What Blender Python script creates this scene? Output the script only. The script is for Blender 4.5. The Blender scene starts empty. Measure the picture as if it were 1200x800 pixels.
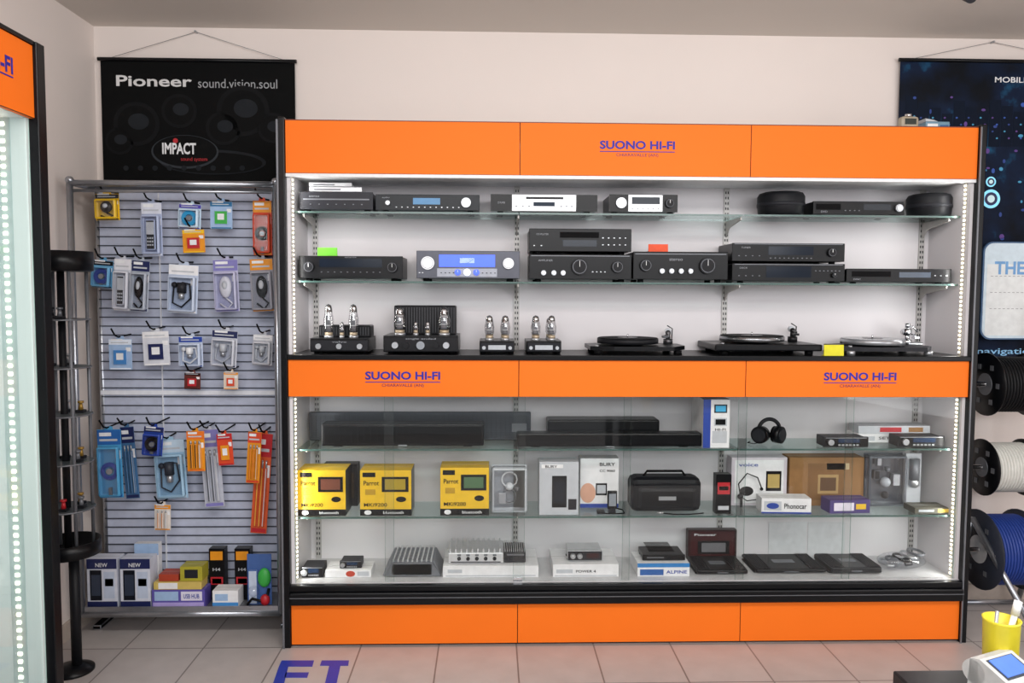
import bpy, bmesh, math, random
from mathutils import Vector, Matrix
random.seed(4)
SC = bpy.context.scene
COL = bpy.context.collection
# ------------------------------------------------------------------ camera
YAW, PITCH, ROLL = .0289, .0612, .0047
CP = Vector((.871, -3.4063, 1.5668)); F = 919.0
cy, sy = math.cos(YAW), math.sin(YAW)
fw = Vector((sy*math.cos(PITCH), cy*math.cos(PITCH), -math.sin(PITCH)))
r0 = Vector((cy, -sy, 0)); u0 = r0.cross(fw)
rt = r0*math.cos(ROLL)+u0*math.sin(ROLL); up = -r0*math.sin(ROLL)+u0*math.cos(ROLL)
cd = bpy.data.cameras.new('camera'); cam = bpy.data.objects.new('camera', cd); COL.objects.link(cam)
cd.sensor_width = 36; cd.lens = F/1200*36; cd.clip_start = .05
cam.matrix_world = Matrix(((rt.x, up.x, -fw.x, CP.x), (rt.y, up.y, -fw.y, CP.y), (rt.z, up.z, -fw.z, CP.z), (0, 0, 0, 1)))
SC.camera = cam
# survey: measured photo point on the vertical plane Y=const -> metres (X,Z)
def U(px, py, Y):
    d = fw+rt*((px-600)/F)-up*((py-400)/F); t = (Y-CP.y)/d.y
    p = CP+d*t
    return p.x, p.z
def UF(px, py, Z=0):
    d = fw+rt*((px-600)/F)-up*((py-400)/F); t = (Z-CP.z)/d.z
    p = CP+d*t
    return p.x, p.y
# ------------------------------------------------------------------ materials
_M = {}
def lin(h):
    h = h.lstrip('#'); o = []
    for i in (0, 2, 4):
        c = int(h[i:i+2], 16)/255; o.append(c/12.92 if c <= .04045 else ((c+.055)/1.055)**2.4)
    return o
def C(hx, r=.45, m=0.0, var=.06, scale=30, coat=0, e=0):
    k = (hx, r, m, var, scale, coat, e)
    if k in _M: return _M[k]
    mt = bpy.data.materials.new('mat_'+hx.strip('#')); mt.use_nodes = True
    nt = mt.node_tree; b = nt.nodes['Principled BSDF']; c = lin(hx)
    b.inputs['Roughness'].default_value = r; b.inputs['Metallic'].default_value = m
    b.inputs['Coat Weight'].default_value = coat
    if max(c) < .05: b.inputs['Specular IOR Level'].default_value = .22 if r < .55 else .12
    tc = nt.nodes.new('ShaderNodeTexCoord'); n = nt.nodes.new('ShaderNodeTexNoise'); n.inputs['Scale'].default_value = scale
    cr = nt.nodes.new('ShaderNodeValToRGB')
    cr.color_ramp.elements[0].position = .3; cr.color_ramp.elements[1].position = .7
    cr.color_ramp.elements[0].color = [x*(1-var) for x in c]+[1]; cr.color_ramp.elements[1].color = [min(1, x*(1+var)) for x in c]+[1]
    nt.links.new(tc.outputs['Object'], n.inputs['Vector']); nt.links.new(n.outputs['Fac'], cr.inputs['Fac'])
    nt.links.new(cr.outputs['Color'], b.inputs['Base Color'])
    if e:
        b.inputs['Emission Color'].default_value = c+[1]; b.inputs['Emission Strength'].default_value = e
    _M[k] = mt; return mt
def glassmat(name, tint=(1, 1, 1), base=.03, k=.5, rough=.02):
    # thin architectural glass: transparent sheet with a grazing-angle reflection
    mt = bpy.data.materials.new(name); mt.use_nodes = True; nt = mt.node_tree; nt.nodes.clear()
    o = nt.nodes.new('ShaderNodeOutputMaterial'); mx = nt.nodes.new('ShaderNodeMixShader')
    t = nt.nodes.new('ShaderNodeBsdfTransparent'); t.inputs[0].default_value = (*tint, 1)
    g = nt.nodes.new('ShaderNodeBsdfGlossy'); g.inputs['Roughness'].default_value = rough
    lw = nt.nodes.new('ShaderNodeLayerWeight'); lw.inputs[0].default_value = .5
    p = nt.nodes.new('ShaderNodeMath'); p.operation = 'POWER'; p.inputs[1].default_value = 4
    q = nt.nodes.new('ShaderNodeMath'); q.operation = 'MULTIPLY_ADD'; q.inputs[1].default_value = k; q.inputs[2].default_value = base
    L = nt.links.new
    L(lw.outputs['Facing'], p.inputs[0]); L(p.outputs[0], q.inputs[0]); L(q.outputs[0], mx.inputs[0]); L(t.outputs[0], mx.inputs[1]); L(g.outputs[0], mx.inputs[2])
    L(mx.outputs[0], o.inputs[0]); return mt
GL = glassmat('clear_glass', (.975, .985, .98), .025, .4); GLS = glassmat('shelf_glass', (.86, .93, .92), .04, .35); BUB = glassmat('clear_blister', (.95, .96, .98), .09, .5, .12)
GLE = glassmat('glass_edge', (.80, .90, .87), .10, .3, .2)
TUBEG = glassmat('valve_glass', (.85, .85, .86), .16, .8, .05)
BLK = C('#0c0d10', .32); BLK2 = C('#15161a', .5); DK = C('#222328', .5); MATB = C('#060608', .7)
GRY = C('#6f7278', .4, .3); SIL = C('#b9bcc0', .3, .7); SIL2 = C('#cfd1d4', .35, .4); CHR = C('#d8dade', .15, 1.0)
WHT = C('#e6e8ea', .5); PAP = C('#e6e6e8', .6)
ORG = C('#f37418', .6, 0, .015, 3); ORG.node_tree.nodes['Principled BSDF'].inputs['Specular IOR Level'].default_value = .25
BLUETX = C('#231a94', .6); REDTX = C('#7d1f44', .5)
YEL = C('#e8bc18', .45); EDGE = C('#a9c6be', .2); LEDW = C('#fff4da', .5, e=6.0)
PANELW = C('#d8d5d8', .5, 0, .015, 4)
BSCR = C('#3454e8', .3, e=1.2); WSCR = C('#dfe9ff', .3, e=1.0)
CARD = C('#8f683e', .8)
# ------------------------------------------------------------------ mesh builder
_T = {}
def tmesh(s, bold):
    k = (s, bold)
    if k in _T: return _T[k]
    cu = bpy.data.curves.new('t', 'FONT'); cu.body = s; cu.resolution_u = 3; cu.offset = bold; cu.fill_mode = 'FRONT'
    o = bpy.data.objects.new('t', cu); COL.objects.link(o)
    dg = bpy.context.evaluated_depsgraph_get(); me = bpy.data.meshes.new_from_object(o.evaluated_get(dg))
    vs = [v.co.copy() for v in me.vertices]; fs = [list(p.vertices) for p in me.polygons]
    bpy.data.objects.remove(o); bpy.data.curves.remove(cu); bpy.data.meshes.remove(me)
    x0 = min(v.x for v in vs); x1 = max(v.x for v in vs); y0 = min(v.y for v in vs); y1 = max(v.y for v in vs)
    _T[k] = ([((v.x-x0)/(x1-x0), (v.y-y0)/(y1-y0)) for v in vs], fs); return _T[k]
class MB:
    def __init__(s): s.bm = bmesh.new(); s.m = []
    def mi(s, m):
        if m not in s.m: s.m.append(m)
        return s.m.index(m)
    def _f(s, vs, m, smooth=False):
        i = s.mi(m); fs = {f for v in vs for f in v.link_faces}
        for f in fs: f.material_index = i; f.smooth = smooth and len(f.verts) <= 4
        return fs
    def box(s, x0, x1, y0, y1, z0, z1, m, b=0, rot=None):
        T = Matrix.Translation(((x0+x1)/2, (y0+y1)/2, (z0+z1)/2))
        if rot: T = T @ rot
        T = T @ Matrix.Diagonal((abs(x1-x0), abs(y1-y0), abs(z1-z0), 1))
        vs = bmesh.ops.create_cube(s.bm, size=1, matrix=T)['verts']; fs = s._f(vs, m)
        if b:
            es = list({e for f in fs for e in f.edges})
            bmesh.ops.bevel(s.bm, geom=es, offset=b, segments=2, affect='EDGES', profile=.5, clamp_overlap=True)
    def cyl(s, c, r, h, m, ax='z', r2=None, seg=20, sc=None):
        R = {'z': Matrix(), 'x': Matrix.Rotation(math.pi/2, 4, 'Y'), 'y': Matrix.Rotation(math.pi/2, 4, 'X')}
        R = R[ax] if isinstance(ax, str) else Vector(ax).to_track_quat('Z', 'Y').to_matrix().to_4x4()
        T = Matrix.Translation(c)
        if sc: T = T @ Matrix.Diagonal((*sc, 1))
        vs = bmesh.ops.create_cone(s.bm, cap_ends=True, cap_tris=False, segments=seg, radius1=r, radius2=r if r2 is None else r2, depth=h, matrix=T @ R)['verts']
        s._f(vs, m, True)
    def sph(s, c, r, m, sc=(1, 1, 1), seg=16):
        vs = bmesh.ops.create_uvsphere(s.bm, u_segments=seg, v_segments=seg//2+2, radius=r, matrix=Matrix.Translation(c) @ Matrix.Diagonal((*sc, 1)))['verts']
        s._f(vs, m, True)
    def tube(s, pts, r, m, seg=8, closed=False):
        pts = [Vector(p) for p in pts]; n = len(pts); rings = []; pn = None
        for i, p in enumerate(pts):
            a = pts[(i-1) % n] if (i or closed) else p; b = pts[(i+1) % n] if (i < n-1 or closed) else p
            t = (b-a).normalized()
            if pn is None: pn = t.orthogonal().normalized()
            else: pn = (pn-t*pn.dot(t)).normalized()
            q = t.cross(pn)
            rings.append([s.bm.verts.new(p+r*(pn*math.cos(2*math.pi*k/seg)+q*math.sin(2*math.pi*k/seg))) for k in range(seg)])
        i = s.mi(m)
        for j in range(n if closed else n-1):
            A = rings[j]; B = rings[(j+1) % n]
            for k in range(seg):
                f = s.bm.faces.new((A[k], A[(k+1) % seg], B[(k+1) % seg], B[k])); f.material_index = i; f.smooth = True
        if not closed:
            for R in (rings[0][::-1], rings[-1]):
                f = s.bm.faces.new(R); f.material_index = i
    def lathe(s, c, prof, m, ax='z', seg=20):
        i = s.mi(m); c = Vector(c); rings = []
        for (r, z) in prof:
            R = []
            for k in range(seg):
                a = 2*math.pi*k/seg; x, y = r*math.cos(a), r*math.sin(a)
                v = Vector((x, y, z)) if ax == 'z' else (Vector((z, x, y)) if ax == 'x' else Vector((x, -z, y)))
                R.append(s.bm.verts.new(c+v))
            rings.append(R)
        for A, B in zip(rings, rings[1:]):
            for k in range(seg):
                f = s.bm.faces.new((A[k], A[(k+1) % seg], B[(k+1) % seg], B[k])); f.material_index = i; f.smooth = True
        for R in (rings[0][::-1], rings[-1]):
            f = s.bm.faces.new(R); f.material_index = i
    def prism(s, poly, a0, a1, m, plane='xz'):
        i = s.mi(m)
        def V(p, a): return s.bm.verts.new((p[0], a, p[1]) if plane == 'xz' else ((a, p[0], p[1]) if plane == 'yz' else (p[0], p[1], a)))
        A = [V(p, a0) for p in poly]; B = [V(p, a1) for p in poly]; n = len(poly)
        fs = [s.bm.faces.new(A), s.bm.faces.new(B[::-1])]+[s.bm.faces.new((A[k], B[k], B[(k+1) % n], A[(k+1) % n])) for k in range(n)]
        for f in fs: f.material_index = i
        bmesh.ops.recalc_face_normals(s.bm, faces=fs)
    def text(s, t, cx, y, cz, w, h, m, bold=.0, o=None, ux=None, uy=None):
        vs, fs = tmesh(t, bold); i = s.mi(m)
        o = Vector((cx-w/2, y, cz-h/2)) if o is None else Vector(o)
        ux = Vector((w, 0, 0)) if ux is None else Vector(ux); uy = Vector((0, 0, h)) if uy is None else Vector(uy)
        bv = [s.bm.verts.new(o+ux*a+uy*b) for a, b in vs]
        for f in fs:
            try: ff = s.bm.faces.new([bv[k] for k in f]); ff.material_index = i
            except ValueError: pass
    def done(s, name, loc=(0, 0, 0), rz=0, ry=0, rx=0):
        me = bpy.data.meshes.new(name); s.bm.to_mesh(me); s.bm.free()
        for m in s.m: me.materials.append(m)
        o = bpy.data.objects.new(name, me); COL.objects.link(o); o.location = loc; o.rotation_euler = (rx, ry, rz)
        return o
# ------------------------------------------------------------------ room
XW, YW, ZC, XR, YF = -1.0335, .5, 2.8371, 4.6, -5.2
def wallmat(name, hx, bump=.15):
    mt = bpy.data.materials.new(name); mt.use_nodes = True; nt = mt.node_tree; b = nt.nodes['Principled BSDF']
    b.inputs['Roughness'].default_value = .85; c = lin(hx)
    g = nt.nodes.new('ShaderNodeNewGeometry'); n = nt.nodes.new('ShaderNodeTexNoise'); n.inputs['Scale'].default_value = 1.6; n.inputs['Detail'].default_value = 4
    cr = nt.nodes.new('ShaderNodeValToRGB'); cr.color_ramp.elements[0].color = [x*.96 for x in c]+[1]; cr.color_ramp.elements[1].color = [min(1, x*1.03) for x in c]+[1]
    n2 = nt.nodes.new('ShaderNodeTexNoise'); n2.inputs['Scale'].default_value = 180; bp = nt.nodes.new('ShaderNodeBump'); bp.inputs['Strength'].default_value = bump; bp.inputs['Distance'].default_value = .002
    L = nt.links.new; L(g.outputs['Position'], n.inputs['Vector']); L(g.outputs['Position'], n2.inputs['Vector']); L(n.outputs['Fac'], cr.inputs['Fac']); L(cr.outputs['Color'], b.inputs['Base Color'])
    L(n2.outputs['Fac'], bp.inputs['Height']); L(bp.outputs['Normal'], b.inputs['Normal']); return mt
WALL = wallmat('plaster_wall', '#e6dcd6'); CEIL = wallmat('plaster_ceiling', '#d9d1c9')
def slab(name, a, m):
    b = MB(); b.box(*a, m); return b.done(name)
slab('wall_back', (XW-.1, XR+.1, YW, YW+.1, 0, ZC), WALL)
slab('wall_left', (XW-.1, XW, YF, YW, 0, ZC), WALL)
slab('wall_right', (XR, XR+.1, YF, YW, 0, ZC), WALL)
slab('ceiling', (XW-.1, XR+.1, YF, YW+.1, ZC, ZC+.1), CEIL)
# tiled floor
mt = bpy.data.materials.new('floor_tiles'); mt.use_nodes = True; nt = mt.node_tree; b = nt.nodes['Principled BSDF']; L = nt.links.new
g = nt.nodes.new('ShaderNodeNewGeometry'); mp = nt.nodes.new('ShaderNodeMapping'); mp.inputs['Location'].default_value = (-.995+3.45, .0+6.9, 0)
br = nt.nodes.new('ShaderNodeTexBrick'); br.offset = 0; br.squash = 1
for k, v in (('Scale', 1), ('Mortar Size', .0035), ('Mortar Smooth', .1), ('Brick Width', .345), ('Row Height', .345), ('Bias', 0)): br.inputs[k].default_value = v
br.inputs['Color1'].default_value = lin('#c6bfbc')+[1]; br.inputs['Color2'].default_value = lin('#bdb6b3')+[1]; br.inputs['Mortar'].default_value = lin('#857e7b')+[1]
n = nt.nodes.new('ShaderNodeTexNoise'); n.inputs['Scale'].default_value = 9; n.inputs['Detail'].default_value = 6
mx = nt.nodes.new('ShaderNodeMix'); mx.data_type = 'RGBA'; mx.blend_type = 'MULTIPLY'; mx.inputs[0].default_value = .25
L(g.outputs['Position'], mp.inputs['Vector']); L(mp.outputs[0], br.inputs['Vector']); L(g.outputs['Position'], n.inputs['Vector'])
L(br.outputs['Color'], mx.inputs[6]); L(n.outputs['Fac'], mx.inputs[7]); L(mx.outputs[2], b.inputs['Base Color']); b.inputs['Roughness'].default_value = .35
slab('floor', (XW-.1, XR+.1, YF, YW+.1, -.1, 0), mt)
slab('baseboard_back', (XW, XR, YW-.012, YW, 0, .08), C('#b9ada3', .5))
slab('baseboard_left', (XW, XW+.012, YF, YW-.012, 0, .08), C('#b9ada3', .5))
# blue lettering stuck on the floor
b = MB(); BL = C('#2b3fae', .4)
def fbox(pts, m=BL):
    b.prism([UF(*p) for p in pts], .0005, .002, m, 'xy')
fbox([(330, 774), (368, 774), (366, 781), (327, 781)]); fbox([(327, 781), (338, 781), (330, 812), (316, 812)]); fbox([(335, 788), (362, 788), (360, 794), (333, 794)])
fbox([(377, 774), (409, 774), (408, 780), (375, 780)]); fbox([(386, 780), (399, 780), (392, 812), (378, 812)])
b.done('floor_lettering')
# ------------------------------------------------------------------ main shelving unit
ZT = 2.2966; ZHB = U(600, 205, 0)[1]; Z1 = U(600, 249, .08)[1]; Z2 = U(600, 330, .08)[1]; Z3 = U(600, 416, 0)[1]; ZMB = 1.1154
Z4 = U(600, 526, .07)[1]; Z5 = U(600, 605, .07)[1]; ZD = U(600, 683, 0)[1]; ZB = U(600, 706, 0)[1]
YB = .34
b = MB()
b.box(-.03, 0, -.012, .37, 0, ZT+.012, BLK, .004); b.box(3.0, 3.03, -.012, .37, 0, ZT+.012, BLK, .004)
b.box(-.034, -.026, -.016, -.010, 0, ZT, GRY); b.box(3.0, 3.006, -.016, -.010, 0, ZT, GRY)
for (z0, z1) in ((ZD, ZMB), (Z3, ZHB)):
    b.box(0, .014, .02, YB, z0, z1, PANELW); b.box(2.986, 3.0, .02, YB, z0, z1, PANELW)
for i in range(3):
    b.box(i+.0008, i+.9992, 0, .018, ZHB, ZT, ORG, .001)
    b.box(i+.0008, i+.9992, 0, .018, ZMB, Z3-.022, ORG, .001)
    b.box(i+.0008, i+.9992, 0, .018, .012, ZB, ORG, .001)
    b.box(i+.001, i+.999, YB, YB+.015, ZD, ZHB, PANELW)
b.box(0, 3, .018, YB+.015, ZT-.02, ZT, WHT); b.box(0, 3, .003, .02, ZT, ZT+.004, C('#7a3415'))
b.box(0, 3, .018, YB, ZHB-.004, ZHB+.01, WHT); b.box(0, 3, .004, .018, ZHB-.014, ZHB, WHT)
b.box(0, 3, -.012, YB, Z3-.022, Z3, BLK, .003)           # black counter shelf
b.box(0, 3, .018, .05, ZMB, Z3-.022, DK)
b.box(0, 3, .0, YB+.015, ZB, ZD-.02, DK); b.box(.0, 3.0, .014, YB, ZD-.02, ZD, C('#c4c4c6', .3))
b.box(0, 3, -.028, .014, ZB+.002, ZD-.03, BLK, .006); b.box(0, 3, -.016, .014, ZD-.03, ZD-.002, BLK, .004)
b.box(0, 3, -.03, -.026, ZB+.035, ZB+.038, GRY)
b.box(.0, 3, .02, .36, .0, .012, DK)
# lettering
def sign(px, py, w=.325):
    X, Z = U(px, py, 0)
    b.text('SUONO HI-FI', X, -.0012, Z, w, .036, BLUETX, .032)
    b.box(X-w/2, X+w/2, -.0015, -.0008, Z-.030, Z-.0265, BLUETX)
    b.text('CHIARAVALLE (AN)', X, -.0012, Z-.044, w*.56, .017, REDTX, .012)
sign(747, 170); sign(472, 440); sign(1008, 441)
# slotted standards, brackets
for X in (.05, 1.0, 2.0, 2.95):
    for (z0, z1) in ((ZD, ZMB), (Z3, ZHB)):
        b.box(X-.013, X+.013, YB-.008, YB, z0, z1, C('#b4b2b0', .4, .2))
        z = z0+.02
        while z < z1-.02:
            b.box(X-.008, X-.003, YB-.0092, YB-.007, z, z+.012, DK); b.box(X+.003, X+.008, YB-.0092, YB-.007, z, z+.012, DK); z += .025
    for zz in (Z1, Z2, Z4, Z5):
        zt = zz-.009
        b.prism([(YB-.008, zt), (.11, zt), (.11, zt-.012), (YB-.06, zt-.035), (YB-.008, zt-.075)], X-.004, X+.002, C('#b9b6b2', .4, .2), 'yz')
# glass shelves
for i in range(3):
    for zz, y0 in ((Z1, .08), (Z2, .08), (Z4, .07), (Z5, .07)):
        x0 = i+.018 if i == 0 else i+.002; x1 = i+.998 if i < 2 else i+.982
        b.box(x0, x1, y0+.002, YB-.01, zz-.008, zz, GLS); b.box(x0, x1, y0, y0+.002, zz-.008, zz, C('#46605b', .2))
# sliding glass doors of the lower case
for k, (x0, x1) in enumerate([(.016, .45), (.41, 1.03), (.98, 1.5), (1.47, 2.02), (1.98, 2.5), (2.47, 2.984)]):
    y = .024+.01*(k % 2)
    b.box(x0, x1, y, y+.004, ZD, ZMB, GL)
    for x in (x0, x1): b.box(x-.0007, x+.0007, y-.0005, y+.0045, ZD, ZMB-.002, GLE)
b.box(.98, 1.02, .016, .022, ZD+.0, ZD+.018, CHR)
# led strips on side panels
for (z0, z1) in ((ZD, ZMB), (Z3, ZHB)):
    for X, s in ((.0145, 1), (2.9855, -1)):
        yy = .055
        b.box(X-.001, X+.001, yy-.01, yy+.01, z0, z1, C('#b5b0a6', .5))
        z = z0+.01
        while z < z1-.01:
            b.box(X+s*.001, X+s*.004, yy-.0055, yy+.0055, z, z+.008, LEDW); z += .019
b.done('display_shelving_unit')
# ------------------------------------------------------------------ hi-fi generators
def dims(bb, Y, zs):
    x0, y0, x1, y1 = bb; ym = (y0+y1)/2
    X0 = U(x0, ym, Y)[0]; X1 = U(x1, ym, Y)[0]; zt = U((x0+x1)/2, y0, Y)[1]
    return (X0+X1)/2, (X1-X0), zt-zs
def hifi(name, bb, zs, Y=.1, d=.225, body=BLK, face=None, disp=(), knobs=(), btns=(), txt=(), feet=.1, vent=True, bev=.002):
    X, w, h = dims(bb, Y, zs); face = face or body
    b = MB(); fh = h*feet; hw = w/2
    b.box(-hw+.004, hw-.004, .008, d, fh, h-.001, body, bev); b.box(-hw, hw, 0, .01, fh, h, face, bev)
    for sx in (-1, 1):
        for yy in (.03, d-.03): b.cyl((sx*(hw*.82), yy, fh/2), .014, fh, MATB, seg=14)
    if vent:
        for k in range(9): b.box(-hw*.6, hw*.6, .05+k*.016, .056+k*.016, h-.001, h+.0006, MATB)
    H = h-fh
    fx = lambda v: -hw+v*w
    fz = lambda v: fh+v*H
    for (a, c, e, f, m) in disp: b.box(fx(a), fx(c), -.0012, .002, fz(e), fz(f), m)
    for (a, c, r, m) in knobs:
        b.cyl((fx(a), -.007, fz(c)), r*H, .014, m, 'y', seg=22); b.cyl((fx(a), -.0145, fz(c)), r*H*.84, .002, GRY, 'y', seg=22); b.cyl((fx(a), -.0155, fz(c)), r*H*.78, .002, m, 'y', seg=22)
        b.box(fx(a)-.001, fx(a)+.001, -.0172, -.016, fz(c), fz(c)+r*H*.7, WHT)
    for (a, c, z, n_, s_, m) in btns:
        for k in range(n_):
            x = fx(a+(c-a)*(k/(max(1, n_-1)))); b.box(x-s_, x+s_, -.004, .001, fz(z)-s_*.6, fz(z)+s_*.6, m)
    for (s_, a, c, ww, hh, m) in txt: b.text(s_, fx(a), -.0014, fz(c), ww*w*.7, hh*H*.75, m)
    b.done(name, (X, Y, zs+.0005)); return zs+h+.001
W = C('#8f939a', .5); DISP = C('#0e1826', .15)
# shelf 1
z = hifi('cd_changer', (351, 225, 437, 250), Z1, body=C('#2c2c33', .4), face=C('#26272d', .4), disp=[(.05, .95, .55, .62, GRY)], btns=[(.15, .85, .3, 7, .003, GRY)], txt=[('stereo', .2, .75, .2, .12, W)])
z = hifi('dvd_player_slim', (362, 219, 424, 226), z, Y=.12, d=.18, body=SIL2, disp=[(.1, .6, .3, .6, GRY)], vent=False)
hifi('dvd_player_slim', (362, 214, 412, 219), z, Y=.13, d=.16, body=WHT, disp=[(.1, .6, .3, .6, GRY)], vent=False)
hifi('integrated_amplifier', (440, 228, 562, 250), Z1, body=C('#1b1f24', .35), disp=[(.36, .62, .38, .78, C('#2b6f9e', .3, e=.2))], knobs=[(.87, .5, .30, SIL), (.12, .45, .14, SIL)], btns=[(.2, .8, .2, 12, .0025, SIL)], txt=[('audio', .1, .8, .1, .12, W)])
hifi('cd_player', (575, 228, 700, 250), Z1, body=SIL2, face=SIL2, disp=[(0, .2, 0, 1, BLK), (.8, 1, 0, 1, BLK), (.33, .68, .72, .86, BLK), (.4, .6, .3, .55, C('#1b2a3a'))], btns=[(.24, .36, .3, 3, .004, GRY), (.66, .76, .3, 3, .004, GRY)], txt=[('CD PLAYER', .1, .5, .1, .15, W)])
hifi('mini_stereo_receiver', (714, 228, 794, 250), Z1, body=BLK, face=SIL2, disp=[(0, .28, 0, 1, BLK), (.78, 1, 0, 1, BLK), (.33, .74, .45, .85, C('#15202c', .2))], knobs=[(.17, .5, .3, SIL), (.88, .5, .26, BLK2)], btns=[(.34, .72, .2, 6, .003, GRY)])
def podspeaker(bb):
    X, w, h = dims(bb, .2, Z1); b = MB(); r = w/2
    b.lathe((0, 0, 0), [(r*.8, 0), (r*.94, h*.12), (r*.98, h*.5), (r*.98, h*.85), (r*.9, h*.99), (r*.5, h), (.002, h)], BLK2, seg=32)
    b.lathe((0, 0, 0), [(r*.99, h*.42), (r*1.0, h*.5), (r*.99, h*.58)], DK, seg=32)
    b.lathe((0, 0, h), [(r*.8, 0), (r*.78, .003), (r*.3, .001), (.002, .002)], MATB, seg=32)
    b.done('round_speaker_pod', (X, .2, Z1+.0005))
podspeaker((888, 227, 942, 250)); podspeaker((1064, 229, 1113, 252))
hifi('dvd_player', (953, 236, 1060, 252), Z1, Y=.12, d=.2, disp=[(.03, .3, .35, .8, MATB), (.55, .85, .35, .8, C('#101822', .1))], knobs=[(.93, .5, .28, SIL)], btns=[(.35, .5, .3, 4, .003, GRY)], txt=[('DVD', .12, .2, .1, .2, W)])
# shelf 2
hifi('av_receiver', (350, 300, 472, 330), Z2, disp=[(.2, .8, .5, .88, DISP), (.2, .8, .1, .42, BLK2)], knobs=[(.1, .5, .24, BLK2), (.9, .5, .24, BLK2)], btns=[(.22, .78, .28, 10, .003, GRY)], txt=[('RECEIVER', .5, .94, .16, .06, W)])
def card(name, bb, zs, Y, m):
    X, w, h = dims(bb, Y, zs); b = MB(); b.prism([(0, 0), (.003, h), (.006, h), (.009, 0)], -w/2, w/2, m, 'yz')
    b.box(-w/2, w/2, 0, .03, 0, .002, m); b.done(name, (X, Y, zs))
card('price_card', (372, 290, 395, 300), U(410, 300, .1)[1]+.002, .13, C('#6ec832', .6))
hifi('home_receiver_grey', (488, 294, 609, 330), Z2, body=C('#44464e', .4, .3), face=C('#484a54', .35, .3), disp=[(.22, .76, .42, .86, BSCR), (.42, .56, .56, .74, WSCR), (.2, .78, .06, .36, C('#8c8f98', .35, .4))], knobs=[(.11, .55, .24, SIL2), (.89, .55, .2, SIL2), (.4, .22, .11, BSCR), (.49, .22, .13, WSCR), (.58, .22, .11, BSCR)], btns=[(.24, .36, .2, 4, .003, BLK), (.64, .76, .2, 4, .003, BLK), (.03, .06, .2, 2, .003, SIL)])
z = hifi('integrated_amplifier', (620, 298, 740, 330), Z2, disp=[(.02, .98, .92, .95, GRY)], knobs=[(.49, .5, .33, BLK2), (.86, .5, .24, BLK2), (.14, .25, .1, SIL), (.24, .25, .1, SIL), (.33, .25, .1, SIL)], txt=[('AMPLIFIER', .16, .75, .2, .1, W)], btns=[(.62, .74, .3, 4, .003, SIL)])
hifi('cd_player', (620, 268, 740, 298), z, disp=[(.3, .68, .6, .85, MATB), (.33, .66, .22, .5, DISP)], btns=[(.72, .94, .6, 5, .003, SIL), (.72, .94, .3, 5, .003, SIL), (.05, .12, .25, 2, .003, SIL)], txt=[('CD PLAYER', .13, .75, .17, .1, W)])
hifi('integrated_amplifier', (742, 295, 853, 330), Z2, disp=[(.02, .98, .9, .93, GRY)], knobs=[(.78, .5, .3, BLK2), (.13, .5, .22, BLK2), (.3, .3, .09, SIL), (.4, .3, .09, SIL), (.5, .3, .09, SIL), (.6, .3, .09, SIL)], txt=[('stereo', .45, .72, .2, .12, W)])
card('price_card', (760, 286, 783, 295), U(800, 295, .1)[1]+.002, .13, C('#e04e20', .6))
z = hifi('cassette_deck', (858, 309, 990, 331), Z2, disp=[(.3, .7, .2, .85, DISP), (.02, .98, .93, .97, GRY)], btns=[(.74, .95, .6, 7, .003, GRY), (.06, .24, .3, 4, .003, GRY)], knobs=[(.9, .35, .14, BLK2)], txt=[('DECK', .1, .75, .1, .12, W)])
hifi('stereo_tuner', (858, 285, 990, 309), z, disp=[(.32, .72, .35, .82, DISP), (.02, .98, .93, .97, GRY)], btns=[(.34, .7, .18, 10, .003, GRY), (.06, .24, .3, 4, .003, GRY)], knobs=[(.88, .5, .24, BLK2)], txt=[('TUNER', .12, .75, .12, .12, W)])
hifi('disc_player_slim', (992, 315, 1115, 333), Z2, disp=[(.05, .42, .4, .8, MATB), (.5, .8, .35, .75, C('#2a3a4c', .15))], btns=[(.84, .95, .5, 3, .003, SIL)], txt=[('DISC', .1, .2, .1, .15, W)])
# valve amplifiers
def valve(b, x, y, z, r, h):
    b.cyl((x, y, z+.006), r*.95, .012, SIL, seg=16)
    b.cyl((x, y, z+.018), r*.8, .014, C('#b8a890', .4, .5), seg=16)
    b.lathe((x, y, z+.022), [(r*.7, 0), (r, h*.18), (r*1.05, h*.45), (r*.8, h*.7), (r*.72, h*.86), (r*.5, h*.96), (.001, h)], TUBEG)
    b.box(x-r*.5, x+r*.5, y-r*.3, y+r*.3, z+.03, z+.03+h*.55, C('#6a6a6e', .35, .8)); b.cyl((x, y, z+.03+h*.55), r*.6, .003, WHT); b.cyl((x, y, z+.03+h*.2), r*.6, .003, WHT)
    b.lathe((x, y, z+.022+h*.72), [(r*.76, 0), (r*.7, h*.15), (r*.48, h*.22), (.001, h*.255)], C('#c4c4c4', .2, .9))
def valveamp(bb, ych, Y, d, tubes, blocks, front):
    X, w, h = dims(bb, Y, Z3); b = MB(); hc = U((bb[0]+bb[2])/2, ych, Y)[1]-Z3; hw = w/2
    b.box(-hw, hw, 0, d, .008, hc, BLK, .004)
    b.box(-hw+.004, hw-.004, -.003, .001, .014, hc-.006, front, .001)
    b.box(-hw, hw, .0, d, hc, hc+.002, C('#2b2b2e', .3, .4))
    for sx in (-1, 1):
        for yy in (.03, d-.03): b.cyl((sx*hw*.82, yy, .004), .012, .008, MATB, seg=12)
    for (a, c, top) in blocks:
        zt = U((bb[0]+bb[2])/2, top, Y+d*.6)[1]-Z3
        b.box(-hw+a*w, -hw+c*w, d*.5, d-.01, hc, zt, BLK2, .005)
        n_ = int((c-a)*w/.012)
        for k in range(n_): b.box(-hw+a*w+.006+k*.012, -hw+a*w+.009+k*.012, d*.5-.001, d*.5+.002, hc+.01, zt-.008, C('#3a3b40', .5))
    for (a, yy, r, th) in tubes: valve(b, -hw+a*w, yy*d, hc, r, th-.02)
    return b, X, w, hc, hw
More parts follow.
